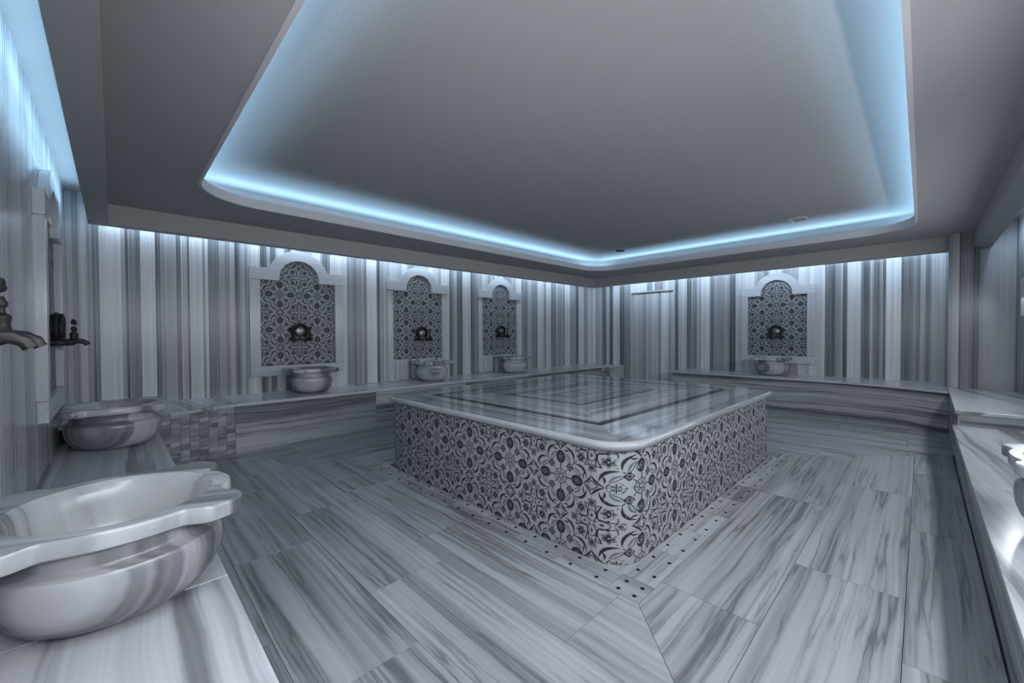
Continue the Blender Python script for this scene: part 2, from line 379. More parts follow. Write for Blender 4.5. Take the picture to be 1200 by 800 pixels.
# ---------------------------------------------------------------- floor
floor = structure('floor', MB().box(XL - 0.05, YF - 0.05, -0.12, XR + 0.05, YB + 0.05, -0.016), 'grout')
PX0, PX1, PY0, PY1, PR_ = 1.73, 4.43, 1.00, 3.34, 0.18
DX0, DX1, DY0, DY1 = 1.58, 4.58, 0.84, 3.50      # outer line of the drain border
G = 0.0013
def plank(poly, ax):
    if len(poly) < 3: return
    ar = abs(sum(poly[i][0] * poly[(i + 1) % len(poly)][1] - poly[(i + 1) % len(poly)][0] * poly[i][1] for i in range(len(poly)))) / 2
    if ar < 0.004: return
    h = rnd.uniform(-0.0006, 0.0006)
    MB().prism(poly, -0.02, h).build('floor_slab', 'floor', floor, axis=ax)
def strip(c0, c1, l0, l1, along_y, seams, planes):
    ls = [l0] + [s for s in seams if l0 < s < l1] + [l1]
    for a, b in zip(ls[:-1], ls[1:]):
        if along_y: poly = [(c0 + G, a + G), (c1 - G, a + G), (c1 - G, b - G), (c0 + G, b - G)]
        else: poly = [(a + G, c0 + G), (b - G, c0 + G), (b - G, c1 - G), (a + G, c1 - G)]
        for p in planes:
            if poly: poly = clip(poly, *p)
        plank(poly, (0, 1, 0) if along_y else (1, 0, 0))
s2 = G * 1.4
# mitre lines: near X-Y=.74, left-back X+Y=5.30, right-near X+Y=5.42, right-back X-Y=1.08
left_pl = [(1, -1, 0.74 - s2), (1, 1, 5.30 - s2)]
for (c0, c1, seams) in [(0.20, 0.41, [0.6, 1.70, 2.75, 3.85]), (0.41, 0.80, [0.3, 1.32, 2.40, 3.45]), (0.80, 1.19, [0.65, 1.72, 2.80, 3.88]), (1.19, DX0, [0.93, 1.99, 2.97, 3.25])]:
    strip(c0, c1, YF, 4.80, True, seams, left_pl)
front_pl = [(-1, 1, -0.74 - s2), (1, 1, 5.42 - s2)]
for (c0, c1, seams) in [(0.44, DY0, [1.80, 3.355, 4.9]), (0.04, 0.44, [0.85, 2.42, 3.99]), (-0.21, 0.04, [0.6, 1.95, 3.325, 4.7])]:
    strip(c0, c1, -0.2, 7.0, False, seams, front_pl)
right_pl = [(-1, -1, -5.42 - s2), (-1, 1, -1.08 - s2)]
c = DX1
k = 0
while c < 7.3:
    strip(c, c + 0.39, -0.3, 6.0, True, [[0.7, 2.0, 3.3], [0.1, 1.4, 2.7, 4.0]][k % 2], right_pl); c += 0.39; k += 1
back_pl = [(-1, -1, -5.30 - s2), (1, -1, 1.08 - s2)]
strip(DX0, 1.80, DY1, 3.8, True, [], left_pl)
for (c0, c1, seams) in [(DY1, 3.89, [2.4, 3.5, 4.3]), (3.89, 4.28, [1.9, 3.2, 4.6]), (4.28, 4.80, [1.3, 2.6, 4.0, 5.4])]:
    strip(c0, c1, 0.0, 8.0, False, seams, back_pl)
# floor in front of the door, and the covered rest
strip(7.2, XR, 3.30, 4.45, True, [3.8], [])

# drain border of pierced plates
def drain_plate(x0, y0, x1, y1, nx, ny):
    m = MB(); hr = 0.0105
    x0 += G; y0 += G; x1 -= G; y1 -= G
    dx, dy = (x1 - x0) / nx, (y1 - y0) / ny
    for i in range(nx):
        for j in range(ny):
            ax, ay, bx, by = x0 + i * dx, y0 + j * dy, x0 + (i + 1) * dx, y0 + (j + 1) * dy
            cx, cy = (ax + bx) / 2, (ay + by) / 2
            outer = [(bx, cy), (bx, by), (cx, by), (ax, by), (ax, cy), (ax, ay), (cx, ay), (bx, ay)]
            inner = [(cx + hr * math.cos(q * PI / 4), cy + hr * math.sin(q * PI / 4)) for q in range(8)]
            rows = [[(x, y, -0.012) for x, y in outer], [(x, y, 0) for x, y in outer], [(x, y, 0) for x, y in inner], [(x, y, -0.0145) for x, y in inner]]
            m.grid(rows[:3]); m.grid(rows[2:], mi=1); m.face([(x, y, -0.0145) for x, y in inner], 1)
    m.build('drain_plate', ['floor', 'hole_shade'], floor, axis=(0, 1, 0) if abs(y1 - y0) > abs(x1 - x0) else (1, 0, 0))
y = DY0 + 0.16
while y < DY1 - 0.05:
    y2 = min(y + 0.31, DY1); drain_plate(DX0, y, PX0 + 0.01, y2, 2, max(1, round((y2 - y) / 0.155))); y = y2
y = DY0 + 0.16
while y < DY1 - 0.05:
    y2 = min(y + 0.31, DY1); drain_plate(PX1 - 0.01, y, DX1, y2, 2, max(1, round((y2 - y) / 0.155))); y = y2
drain_plate(DX0, DY0, 1.86, PY0 + 0.04, 3, 2) if False else drain_plate(DX0, DY0, 1.73, PY0, 2, 2)
x = 1.73
while x < DX1 - 0.05:
    x2 = min(x + 0.33, DX1); drain_plate(x, DY0, x2, PY0 + 0.01, max(1, round((x2 - x) / 0.165)), 2); x = x2
x = 1.73
while x < PX1:
    x2 = min(x + 0.33, PX1); drain_plate(x, PY1 - 0.01, x2, DY1, 2, 2); x = x2
# small floor pieces under the rounded plinth corners
MB().box(PX0, PY0, -0.02, 1.95, 1.25, -0.001).build('drain_corner_fill', 'floor', floor, axis=(1, 0, 0))

# ---------------------------------------------------------------- ceiling
outerq = [FL, FR_, BR_, BL]
hole = rrect(HX0, HY0, HX1, HY1, HR, 12)
def ring_plate(m, outer, inner, z, up=False):
    b = len(m.v); m.v += [(x, y, z) for x, y in outer + inner]
    for t in tessellate_polygon([[Vector((x, y, 0)) for x, y in outer], [Vector((x, y, 0)) for x, y in inner]]):
        p = [(outer + inner)[i] for i in t]
        a = (p[1][0] - p[0][0]) * (p[2][1] - p[0][1]) - (p[2][0] - p[0][0]) * (p[1][1] - p[0][1])
        if (a > 0) != up: t = t[::-1]
        m.f.append(tuple(b + i for i in t)); m.mi.append(0)
pk = rrect(HX0 - 0.32, HY0 - 0.32, HX1 + 0.32, HY1 + 0.32, HR + 0.3, 12)
ceiling = structure('ceiling', MB().prism(rrect(HX0 - 0.36, HY0 - 0.36, HX1 + 0.36, HY1 + 0.36, HR + 0.3, 12), ZR, ZR + 0.08), 'paint')
m = MB(); ring_plate(m, outerq, hole, ZC); ring_plate(m, outerq, hole, ZC + 0.02, up=True)
m.grid([[(x, y, ZC) for x, y in hole], [(x, y, ZC + 0.02) for x, y in hole]])
m.build('lower_ceiling', 'paint', ceiling)
def loop_wall(m, a, b, z0, z1):
    m.grid([[(x, y, z0) for x, y in a], [(x, y, z1) for x, y in a], [(x, y, z1) for x, y in b], [(x, y, z0) for x, y in b], [(x, y, z0) for x, y in a]])
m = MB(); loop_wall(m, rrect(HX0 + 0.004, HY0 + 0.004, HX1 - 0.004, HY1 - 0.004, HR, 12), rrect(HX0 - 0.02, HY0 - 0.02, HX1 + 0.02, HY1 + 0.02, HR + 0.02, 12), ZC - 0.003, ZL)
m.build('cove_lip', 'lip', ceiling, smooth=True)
m = MB(); loop_wall(m, pk, rrect(HX0 - 0.34, HY0 - 0.34, HX1 + 0.34, HY1 + 0.34, HR + 0.32, 12), ZC + 0.02, ZR)
m.build('cove_wall', 'paint', ceiling, smooth=True)
m = MB()      # bulkhead: a beam of 13 cm round the room
inq = [(FL[0] + .13, FL[1] + .15), (FR_[0] - .13, FR_[1] + .15), (BR_[0] - .13, BR_[1] - .13), (BL[0] + .13, BL[1] - .13)]
loop_wall(m, inq, outerq, ZS, ZC + 0.06)
m.build('bulkhead', 'paint', ceiling, bevel=0.004)
m = MB(); oo = [(XL - 0.1, YF - 0.1), (XR + 0.1, YF - 0.1), (XR + 0.1, YB + 0.1), (XL - 0.1, YB + 0.1)]
ring_plate(m, oo, outerq, ZP); m.grid([[(x, y, ZP) for x, y in oo], [(x, y, ZP + 0.05) for x, y in oo]])
m.grid([[(x, y, ZC + 0.05) for x, y in outerq], [(x, y, ZP) for x, y in outerq]])
m.build('perimeter_ceiling', 'paint', ceiling)
# closing cover above, so that no sky gets in
MB().box(XL - 0.25, YF - 0.2, ZR + 0.085, XR + 0.25, YB + 0.2, ZR + 0.12).build('ceiling_cover', 'grout', ceiling)

vent = empty('ceiling_vent', (6.10, 1.09, ZR), 'small rectangular white framed air vent in the raised blue-lit ceiling', 'vent')
m = MB(); vx, vy = 0.12, 0.09
a = [(6.10 - vx, 1.09 - vy), (6.10 + vx, 1.09 - vy), (6.10 + vx, 1.09 + vy), (6.10 - vx, 1.09 + vy)]
b = [(6.10 - vx + .03, 1.09 - vy + .025), (6.10 + vx - .03, 1.09 - vy + .025), (6.10 + vx - .03, 1.09 + vy - .025), (6.10 - vx + .03, 1.09 + vy - .025)]
loop_wall(m, a, b, ZR - 0.012, ZR); m.build('frame', 'vent', vent)
m = MB().box(6.02, 1.03, ZR - 0.003, 6.18, 1.15, ZR); m.build('backing', 'vent_dark', vent)
for i in range(5):
    yy = 1.04 + i * 0.025
    MB().box(6.015, yy, ZR - 0.010, 6.185, yy + 0.006, ZR - 0.003).build('slat', 'vent', vent)
det = empty('smoke_detector', (6.10, 3.58, ZR), 'small round grey fitting on the raised ceiling near the far corner', 'ceiling fitting')
MB().lathe([(0.0, -0.03), (0.05, -0.03), (0.075, -0.02), (0.08, 0.0)], (6.10, 3.58, ZR)).build('housing', 'vent_dark', det, smooth=True)
MB().lathe([(0.08, -0.008), (0.095, -0.006), (0.1, 0.0)], (6.10, 3.58, ZR)).build('trim_ring', 'vent', det, smooth=True)

# ---------------------------------------------------------------- benches
def bench_top(parent, poly, z, ax, cuts_, along_x=True, mat='top', th=0.03):
    for a, b in zip(cuts_[:-1], cuts_[1:]):
        p = poly
        if along_x: p = clip(clip(p, 1, 0, b - 0.0008), -1, 0, -a - 0.0008)
        else: p = clip(clip(p, 0, 1, b - 0.0008), 0, -1, -a - 0.0008)
        if len(p) > 2: MB().prism(p, z - th, z).build('top_slab', mat, parent, axis=ax, bevel=0.004)
ZB, ZA = 0.49, 0.36
BF = 4.73
bench_back = empty('marble_bench', (3.5, 5.1, 0), 'long high grey marble bench along the wall with three tiled niches', 'bench')
curve = [(0.20, 4.53), (0.34, 4.58), (0.50, 4.64), (0.66, 4.69), (0.84, 4.728)]
# far end of the bench returns along the right wall, short of the door
body = [(0.86, BF), (7.30, BF), (7.38, BF - 0.08), (7.38, 4.56), (XR, 4.56), (XR, YB), (0.86, YB)]
for a, b in zip([0.842, 2.3, 3.7, 5.1, 6.5], [2.3, 3.7, 5.1, 6.5, 7.30]):
    MB().box(a + 0.001, BF, 0, b - 0.001, BF + 0.05, ZB - 0.03).build('front_panel', 'bench', bench_back, axis=(1, 0, 0))
MB().prism([(7.30, BF), (7.38, BF - 0.05), (7.38, 4.585), (7.42, 4.585), (7.42, BF + 0.05), (7.30, BF + 0.05)], 0, ZB - 0.03).build('front_panel', 'bench', bench_back, axis=(0, 1, 0))
MB().box(7.42, 4.58, 0, XR, 4.62, ZB - 0.03).build('end_panel', 'top', bench_back, axis=(0.5, 0, 0.3))
MB().box(0.9, BF + 0.05, 0, XR, YB, ZB - 0.031).build('core', 'grout', bench_back)
bench_top(bench_back, [(0.84, BF - 0.03), (7.28, BF - 0.03), (7.36, BF - 0.10), (7.36, 4.55), (XR, 4.55), (XR, YB), (0.84, YB)], ZB, (1, 0, 0), [0.84, 2.3, 3.7, 5.1, 6.5, XR])
# mosaic corner with its own cross-banded top
topc = [(0.20, 4.49), (0.34, 4.53), (0.50, 4.60), (0.66, 4.655), (0.84, 4.70), (0.84, YB), (XL, YB), (XL, 4.45)]
bench_top(bench_back, topc, ZB, (-0.12, 1, 0), [XL, 0.84])
MB().prism([(p[0], p[1] + 0.012) for p in curve] + [(0.84, YB), (XL, YB), (XL, 4.54)], 0, ZB - 0.03).build('corner_core', 'grout', bench_back)
import bisect
clen = [0.0]
for p, q in zip(curve[:-1], curve[1:]): clen.append(clen[-1] + math.dist(p, q))
def cpt(s):
    i = min(max(bisect.bisect_right(clen, s) - 1, 0), len(curve) - 2); t = (s - clen[i]) / (clen[i + 1] - clen[i])
    return Vector((curve[i][0] + (curve[i + 1][0] - curve[i][0]) * t, curve[i][1] + (curve[i + 1][1] - curve[i][1]) * t, 0))
ncol = 9
for i in range(ncol):
    s0, s1 = clen[-1] * i / ncol, clen[-1] * (i + 1) / ncol
    z = 0.002; first = True
    while z < ZB - 0.04:
        h = rnd.choice((0.03, 0.036, 0.045, 0.05, 0.06)); z1 = min(z + h, ZB - 0.032)
        if ZB - 0.032 - z1 < 0.02: z1 = ZB - 0.032
        p, q = cpt(s0 + 0.0012), cpt(s1 - 0.0012); d = (q - p).normalized(); n = Vector((d.y, -d.x, 0)); pr = rnd.uniform(0, 0.003)
        m = MB(); P = [p - n * 0.012, q - n * 0.012, q + n * pr, p + n * pr]
        m.prism([(v.x, v.y) for v in P], z + 0.001, z1 - 0.001)
        m.build('mosaic_tile', 'mosaic', bench_back, axis=(d.x, d.y, 0)); z = z1

bench_left = empty('marble_bench', (0.0, 2.0, 0), 'low pale marble bench beneath the two large basins on the left wall', 'bench')
MB().box(0.235, YF, 0, 0.25, 4.50, ZA - 0.03).build('front_panel', 'bench', bench_left, axis=(0, 1, 0))
MB().box(XL, YF, 0, 0.235, 4.44, ZA - 0.031).build('core', 'grout', bench_left)
bench_top(bench_left, [(XL, YF), (0.26, YF), (0.26, 4.50), (0.19, 4.48), (XL, 4.44)], ZA, (0, 1, 0), [YF, 0.4, 1.61, 4.50], along_x=False)

bench_right = empty('marble_bench', (7.6, 1.5, 0), 'high grey marble bench with a curved end along the wall beside the door', 'bench')
edge = [(7.20, 3.2), (7.20, 1.2), (7.17, 0.8), (7.10, 0.45), (7.00, 0.15), (6.88, -0.05), (6.80, -0.22)]
def off(pts, d): return [(x + d, y) for x, y in pts]
poly = [(XR, 3.2)] + off(edge, 0.02) + [(XR, -0.22)]
m = MB(); rows = [[(x, y, z) for x, y in off(edge, 0.02)] for z in (0, ZB - 0.035)]; rows += [[(x + 0.04, y, z) for x, y in off(edge, 0.02)] for z in (ZB - 0.035, 0)]
m.grid(rows, closed=False)
lens = [0.0]
def along(p):
    return (-p.y * 1.0, p.z)
m.build('front_panel', 'bench', bench_right, uvf=along, smooth=True)
MB().box(7.216, 3.16, 0, XR, 3.203, ZB - 0.035).build('end_panel', 'bench', bench_right, axis=(1, 0, 0))
MB().prism([(XR, 3.16)] + [(x + 0.05, y) for x, y in edge] + [(XR, -0.22)], 0.0, ZB - 0.036).build('core', 'grout', bench_right)
bench_top(bench_right, [(XR, 3.215)] + off([(7.20, 3.215)] + edge[1:], -0.01) + [(XR, -0.22)], ZB, (0, 1, 0), [-0.22, 0.55, 1.9, 3.215], along_x=False)

bench_block = empty('marble_bench', (6.2, -0.5, 0), 'short high marble bench block between the curved bench and the low bench', 'bench')
MB().box(5.18, YF, 0, 6.82, -0.235, ZB - 0.03).build('core', 'bench', bench_block, axis=(0, 1, 0))
MB().box(5.18, -0.235, 0, 6.82, -0.222, ZB - 0.03).build('front_panel', 'bench', bench_block, axis=(1, 0, 0))
bench_top(bench_block, [(5.155, YF), (7.26, YF), (7.26, -0.222), (6.80, -0.222), (5.155, -0.205)], ZB, (1, 0.25, 0), [5.155, 7.26])

bench_front = empty('marble_bench', (2.4, -0.5, 0), 'low marble bench running down the right edge with a basin on it', 'bench')
MB().box(0.265, -0.235, 0, 5.18, -0.215, ZA - 0.03).build('front_panel', 'bench', bench_front, axis=(1, 0, 0.05))
MB().box(0.26, YF, 0, 5.18, -0.235, ZA - 0.031).build('core', 'grout', bench_front)
bench_top(bench_front, [(0.262, YF), (5.178, YF), (5.178, -0.19), (0.262, -0.19)], ZA, (1, 0.12, 0), [0.262, 1.5, 3.2, 5.178])

# ---------------------------------------------------------------- patterned tile
def tile_mesh(name, w, h, bend=None, sub=1, flip=False):
    """unit tile with painted floral quarter motif; wheel at (0,0); bend(u,v,n)->xyz in metres"""
    T = bend or (lambda u, v, n: ((u - 0.5) * w, (v - 0.5) * h, n))
    m = MB()
    g = 0.004
    us = [g + (1 - 2 * g) * i / sub for i in range(sub + 1)]
    rows = [[T(u, g, -0.004) for u in us]] + [[T(u, v, 0.0) for u in us] for v in us] + [[T(u, 1 - g, -0.004) for u in us]]
    m.grid(rows, closed=False, mi=0)
    for uu in (0, -1):
        pts = [r_[uu] for r_ in rows]; m.face(pts if uu == 0 else pts[::-1], 0)
    L1, L2, L3 = 0.0003, 0.0006, 0.0009
    def poly(pts, n, mi):
        p = [q for q in pts]
        for a, b, c in ((1, 0, 1 - g), (-1, 0, -g), (0, 1, 1 - g), (0, -1, -g)):
            p = clip(p, a, b, c)
            if len(p) < 3: return
        ar = sum(p[i][0] * p[(i + 1) % len(p)][1] - p[(i + 1) % len(p)][0] * p[i][1] for i in range(len(p)))
        if ar < 0: p = p[::-1]
        if flip: p = [(1 - x, y) for x, y in p][::-1]
        m.face([T(x, y, n) for x, y in p], mi)
    def both(fn, pts):
        fn(pts); fn([(y, x) for x, y in pts])
    def disc(cx, cy, rx, ry, n, mi, k=12, scal=0.0, lob=6, sym=True):
        pts = [(cx + rx * (1 + scal * math.cos(lob * 2 * PI * i / k)) * math.cos(2 * PI * i / k), cy + ry * (1 + scal * math.cos(lob * 2 * PI * i / k)) * math.sin(2 * PI * i / k)) for i in range(k)]
        poly(pts, n, mi)
        if sym and (cx, rx) != (cy, ry): poly([(y, x) for x, y in pts], n, mi)
    def ribbon(pts, wd, n, mi, taper=False, sym=True):
        k = len(pts); L = []; Rr = []
        for i in range(k):
            a = pts[max(i - 1, 0)]; b = pts[min(i + 1, k - 1)]; dx, dy = b[0] - a[0], b[1] - a[1]; q = math.hypot(dx, dy) or 1
            ww = wd * (1.0 if taper else 1.1) / 2 * (math.sin(PI * (i + 0.15) / (k - 0.7)) if taper else 1)
            ww = max(ww, 0.004)
            L.append((pts[i][0] - dy / q * ww, pts[i][1] + dx / q * ww)); Rr.append((pts[i][0] + dy / q * ww, pts[i][1] - dx / q * ww))
        for i in range(k - 1):
            quad = [L[i], L[i + 1], Rr[i + 1], Rr[i]]
            poly(quad, n, mi)
            if sym: poly([(y, x) for x, y in quad], n, mi)
    def bez(p0, p1, p2, k=6):
        return [((1 - t) ** 2 * p0[0] + 2 * t * (1 - t) * p1[0] + t * t * p2[0], (1 - t) ** 2 * p0[1] + 2 * t * (1 - t) * p1[1] + t * t * p2[1]) for t in [i / k for i in range(k + 1)]]
    # wheel
    ribbon(arc(0, 0, 0.20, 0, 90, 8), 0.022, L1, 1, sym=False)
    ribbon(arc(0, 0, 0.075, 0, 90, 4), 0.03, L1, 1, sym=False)
    for a in (0, 45, 90): disc(0.135 * math.cos(math.radians(a)), 0.135 * math.sin(math.radians(a)), 0.04, 0.04, L1, 2, 8, sym=False)
    # rosette on the edges
    disc(0.55, 0, 0.19, 0.155, L1, 1, 14)
    disc(0.55, 0, 0.11, 0.085, L2, 2, 10)
    ribbon([(0.38, 0.0), (0.72, 0.0)], 0.03, L3, 1)
    for a in (40, 90, 140): ribbon([(0.55, 0), (0.55 + 0.14 * math.cos(math.radians(a)), 0.12 * math.sin(math.radians(a)))], 0.02, L3, 1)
    disc(0.55, 0, 0.035, 0.035, L3, 0, 6)
    ribbon([(0.20, 0.012), (0.37, 0.012)], 0.018, L1, 1)
    # medallion
    disc(0.31, 0.31, 0.105, 0.105, L1, 1, 16, 0.14, 4, sym=False)
    disc(0.31, 0.31, 0.075, 0.075, L2, 2, 8, sym=False)
    disc(0.31, 0.31, 0.03, 0.03, L3, 1, 6, sym=False)
    ribbon([(0.14, 0.14), (0.23, 0.23)], 0.02, L1, 1, sym=False); ribbon([(0.39, 0.39), (0.54, 0.54)], 0.025, L1, 1, sym=False)
    # square flower
    disc(0.68, 0.68, 0.135, 0.135, L1, 2, 24, 0.22, 6, sym=False)
    disc(0.68, 0.68, 0.085, 0.085, L2, 1, 16, 0.25, 4, sym=False)
    disc(0.68, 0.68, 0.022, 0.022, L3, 0, 6, sym=False)
    ribbon([(0.50, 0.80)] + bez((0.54, 0.87), (0.87, 0.90), (0.88, 0.86), 4)[1:4] + [(0.865, 0.865)], 0.032, L1, 1)
    # dark leaves and pale leaves
    ribbon(bez((0.47, 0.44), (0.80, 0.50), (0.86, 0.13), 8), 0.08, L1, 1, taper=True)
    ribbon(bez((0.80, 0.30), (0.72, 0.22), (0.76, 0.10), 5), 0.05, L1, 1, taper=True)
    ribbon(bez((0.42, 0.33), (0.60, 0.32), (0.68, 0.16), 6), 0.062, L1, 2, taper=True)
    ribbon(bez((0.42, 0.30), (0.50, 0.20), (0.67, 0.16), 6), 0.018, L1, 1)
    ribbon(bez((0.82, 0.52), (0.98, 0.46), (0.865, 0.865), 6), 0.022, L1, 1)
    # star between the wheels
    ribbon(bez((1.0, 0.27), (0.93, 0.08), (0.74, 0.0), 6), 0.06, L1, 1, taper=True)
    ribbon([(1.0, 0.13), (0.87, 0.0)], 0.022, L1, 1)
    # halo flower on the far edges
    disc(1.0, 0.47, 0.105, 0.13, L1, 2, 20, 0.2, 5)
    disc(1.0, 0.47, 0.045, 0.055, L2, 1, 8)
    # small dotted bud
    ribbon(bez((1.0, 0.64), (0.90, 0.68), (0.90, 0.82), 5) + [(0.94, 0.93), (1.0, 0.95)], 0.02, L1, 1)
    disc(1.0, 0.80, 0.035, 0.05, L1, 1, 8)
    me_o = m.build(name, ['tile_light', 'tile_dark', 'tile_grey'], None, local=True, seed=(0, 0))
    return me_o

# ---------------------------------------------------------------- plinth
plinth = empty('central_plinth', ((PX0 + PX1) / 2, (PY0 + PY1) / 2, 0), 'large central heated platform clad in dark floral tiles with a polished banded marble top', 'platform')
ZT = 0.575
MB().prism(rrect(PX0 + 0.005, PY0 + 0.005, PX1 - 0.005, PY1 - 0.005, PR_ - 0.005, 8), -0.01, ZT).build('core', 'grout', plinth)
TW, TH = 0.1945, ZT / 3
proto = tile_mesh('glazed_tile', 1.0, 1.0); TM = proto.data; bpy.data.objects.remove(proto)
def flat_tile(parent, c, ex, ey, w, h, rot):
    """tile centred at c; ex, ey unit axes on the wall; rot 0..3 quarter turns (wheel corner: 0 = lower left)"""
    o = bpy.data.objects.new('glazed_tile', TM); col.objects.link(o); o.parent = parent
    ex, ey = Vector(ex), Vector(ey); n = ex.cross(ey)
    c_, s_ = [(1, 0), (0, 1), (-1, 0), (0, -1)][rot]
    # local x axis -> c*ex*w + s*ey*h
    X = ex * (c_ * w) + ey * (s_ * h); Y = ex * (-s_ * w) + ey * (c_ * h)
    p = Vector(c) - origin(parent)
    o.matrix_local = Matrix(((X.x, Y.x, n.x, p.x), (X.y, Y.y, n.y, p.y), (X.z, Y.z, n.z, p.z), (0, 0, 0, 1)))
    return o
def wheel_rot(i, j):
    """column i, row j, wheels at even-even lattice corners: which corner of the cell holds the wheel"""
    left, low = (i % 2 == 0), (j % 2 == 0)
    return {(True, True): 0, (False, True): 1, (False, False): 2, (True, False): 3}[(left, low)]
# rows from the floor: wheels at z=0 and z=2*TH  -> row parity 0 has its wheel low
def tiled_face(p0, d, length, ncol, par):
    d = Vector(d); w = length / ncol
    for i in range(ncol):
        for j in range(3):
            flat_tile(plinth, Vector(p0) + d * (w * (i + 0.5)) + Vector((0, 0, TH * (j + 0.5))), d, (0, 0, 1), w, TH, wheel_rot(i + par, j))
L1_, L2_ = PY1 - PY0 - 2 * PR_, PX1 - PX0 - 2 * PR_
# left side runs from far (y high) to near: seen from outside, left to right is -y
tiled_face((PX0 - 0.002, PY1 - PR_, 0), (0, -1, 0), L1_, 10, 1)
tiled_face((PX0 + PR_, PY0 - 0.002, 0), (1, 0, 0), L2_, 12, 0)
tiled_face((PX1 + 0.002, PY0 + PR_, 0), (0, 1, 0), L1_, 10, 0)
tiled_face((PX1 - PR_, PY1 + 0.002, 0), (-1, 0, 0), L2_, 12, 0)
def corner_tiles(cx, cy, a0, par):
    for j in range(3):
        rr_ = PR_ + 0.002
        rot = wheel_rot(par, j)
        def bend(u, v, n, j=j, rot=rot):
            x, y = {0: (u, v), 1: (1 - v, u), 2: (1 - u, 1 - v), 3: (v, 1 - u)}[rot]
            a = math.radians(a0 + 90 * x)
            r = rr_ + n
            return (cx + r * math.cos(a) - plinth.location.x, cy + r * math.sin(a) - plinth.location.y, TH * (j + y))
        o = tile_mesh('glazed_tile', 1, 1, bend=bend, sub=8)
        if rot in (1, 3):   # base grid is subdivided along u only; rebuild of the base happens across v
            pass
        o.parent = plinth
corner_tiles(PX0 + PR_, PY0 + PR_, 180, 1)
corner_tiles(PX1 - PR_, PY0 + PR_, 270, 0)
corner_tiles(PX1 - PR_, PY1 - PR_, 0, 0)
corner_tiles(PX0 + PR_, PY1 - PR_, 90, 0)
# top: mitred rings of marble with black inlay bands
SX0, SX1, SY0, SY1, SR = 1.69, 4.47, 0.96, 3.38, 0.21
ZTOP = 0.625
def ring_pieces(o, i_, z0, z1, mat, name, rounded=0.0, bev=0.0):
    ox0, oy0, ox1, oy1 = o; ix0, iy0, ix1, iy1 = i_
    g = 0.0006
    quads = [([(ox0, oy0), (ox1, oy0), (ix1, iy0), (ix0, iy0)], (1, 0, 0)), ([(ox1, oy0), (ox1, oy1), (ix1, iy1), (ix1, iy0)], (0, 1, 0)),
             ([(ox1, oy1), (ox0, oy1), (ix0, iy1), (ix1, iy1)], (1, 0, 0)), ([(ox0, oy1), (ox0, oy0), (ix0, iy0), (ix0, iy1)], (0, 1, 0))]
    if rounded:
        rc = rrect(ox0, oy0, ox1, oy1, rounded, 8); n = 9   # arcs: se, ne, nw, sw
        se, ne, nw, sw = rc[0:9], rc[9:18], rc[18:27], rc[27:36]
        quads = [(sw[4:] + se[:5] + [(ix1, iy0), (ix0, iy0)], (1, 0, 0)), (se[4:] + ne[:5] + [(ix1, iy1), (ix1, iy0)], (0, 1, 0)),
                 (ne[4:] + nw[:5] + [(ix0, iy1), (ix1, iy1)], (1, 0, 0)), (nw[4:] + sw[:5] + [(ix0, iy0), (ix0, iy1)], (0, 1, 0))]
    for q, ax in quads:
        cx = sum(p[0] for p in q) / len(q); cy = sum(p[1] for p in q) / len(q)
        MB().prism(q, z0, z1).build(name, mat, plinth, axis=ax, bevel=bev)
rI = (2.00, 1.30, 4.18, 3.06); dB = 0.06
def inset(r, d): return (r[0] + d, r[1] + d, r[2] - d, r[3] - d)
zz = ZTOP - 0.03
ring_pieces((SX0 + .02, SY0 + .02, SX1 - .02, SY1 - .02), rI, zz, ZTOP, 'slab', 'border_slab', rounded=SR - .02)
r1 = inset(rI, dB); ring_pieces(rI, r1, zz, ZTOP - .0003, 'black', 'black_band')
r2 = inset(r1, 0.42); ring_pieces(r1, r2, zz, ZTOP, 'slab', 'ring_slab')
r3 = inset(r2, 0.04); ring_pieces(r2, r3, zz, ZTOP - .0003, 'black', 'black_band')
r4 = inset(r3, 0.24); ring_pieces(r3, r4, zz, ZTOP, 'slab', 'ring_slab')
r5 = inset(r4, 0.022); ring_pieces(r4, r5, zz, ZTOP - .0003, 'black', 'black_band')
MB().box(r5[0], r5[1], zz, r5[2], r5[3], ZTOP).build('centre_slab', 'slab', plinth, axis=(1, 0, 0))
rows = []
for k in range(9):
    a = PI / 2 - PI * k / 8; d = 0.025 * math.cos(a) ; z = ZTOP - 0.025 + 0.025 * math.sin(a)
    rows.append([(x, y, z) for x, y in rrect(SX0 + .025 - d, SY0 + .025 - d, SX1 - .025 + d, SY1 - .025 + d, SR - .025 + d, 10)])
rows.append([(x, y, ZTOP - 0.05) for x, y in rrect(SX0 + .08, SY0 + .08, SX1 - .08, SY1 - .08, SR - .08, 10)])
m = MB(); m.grid(rows[::-1]); m.build('bullnose_edge', 'slab', plinth, smooth=True, uvf=lambda p: ((p.x - p.y), p.z * 1.5))
MB().prism(rrect(SX0 + .07, SY0 + .07, SX1 - .07, SY1 - .07, SR - .07, 8), ZTOP - 0.05, zz).build('bedding', 'grout', plinth)

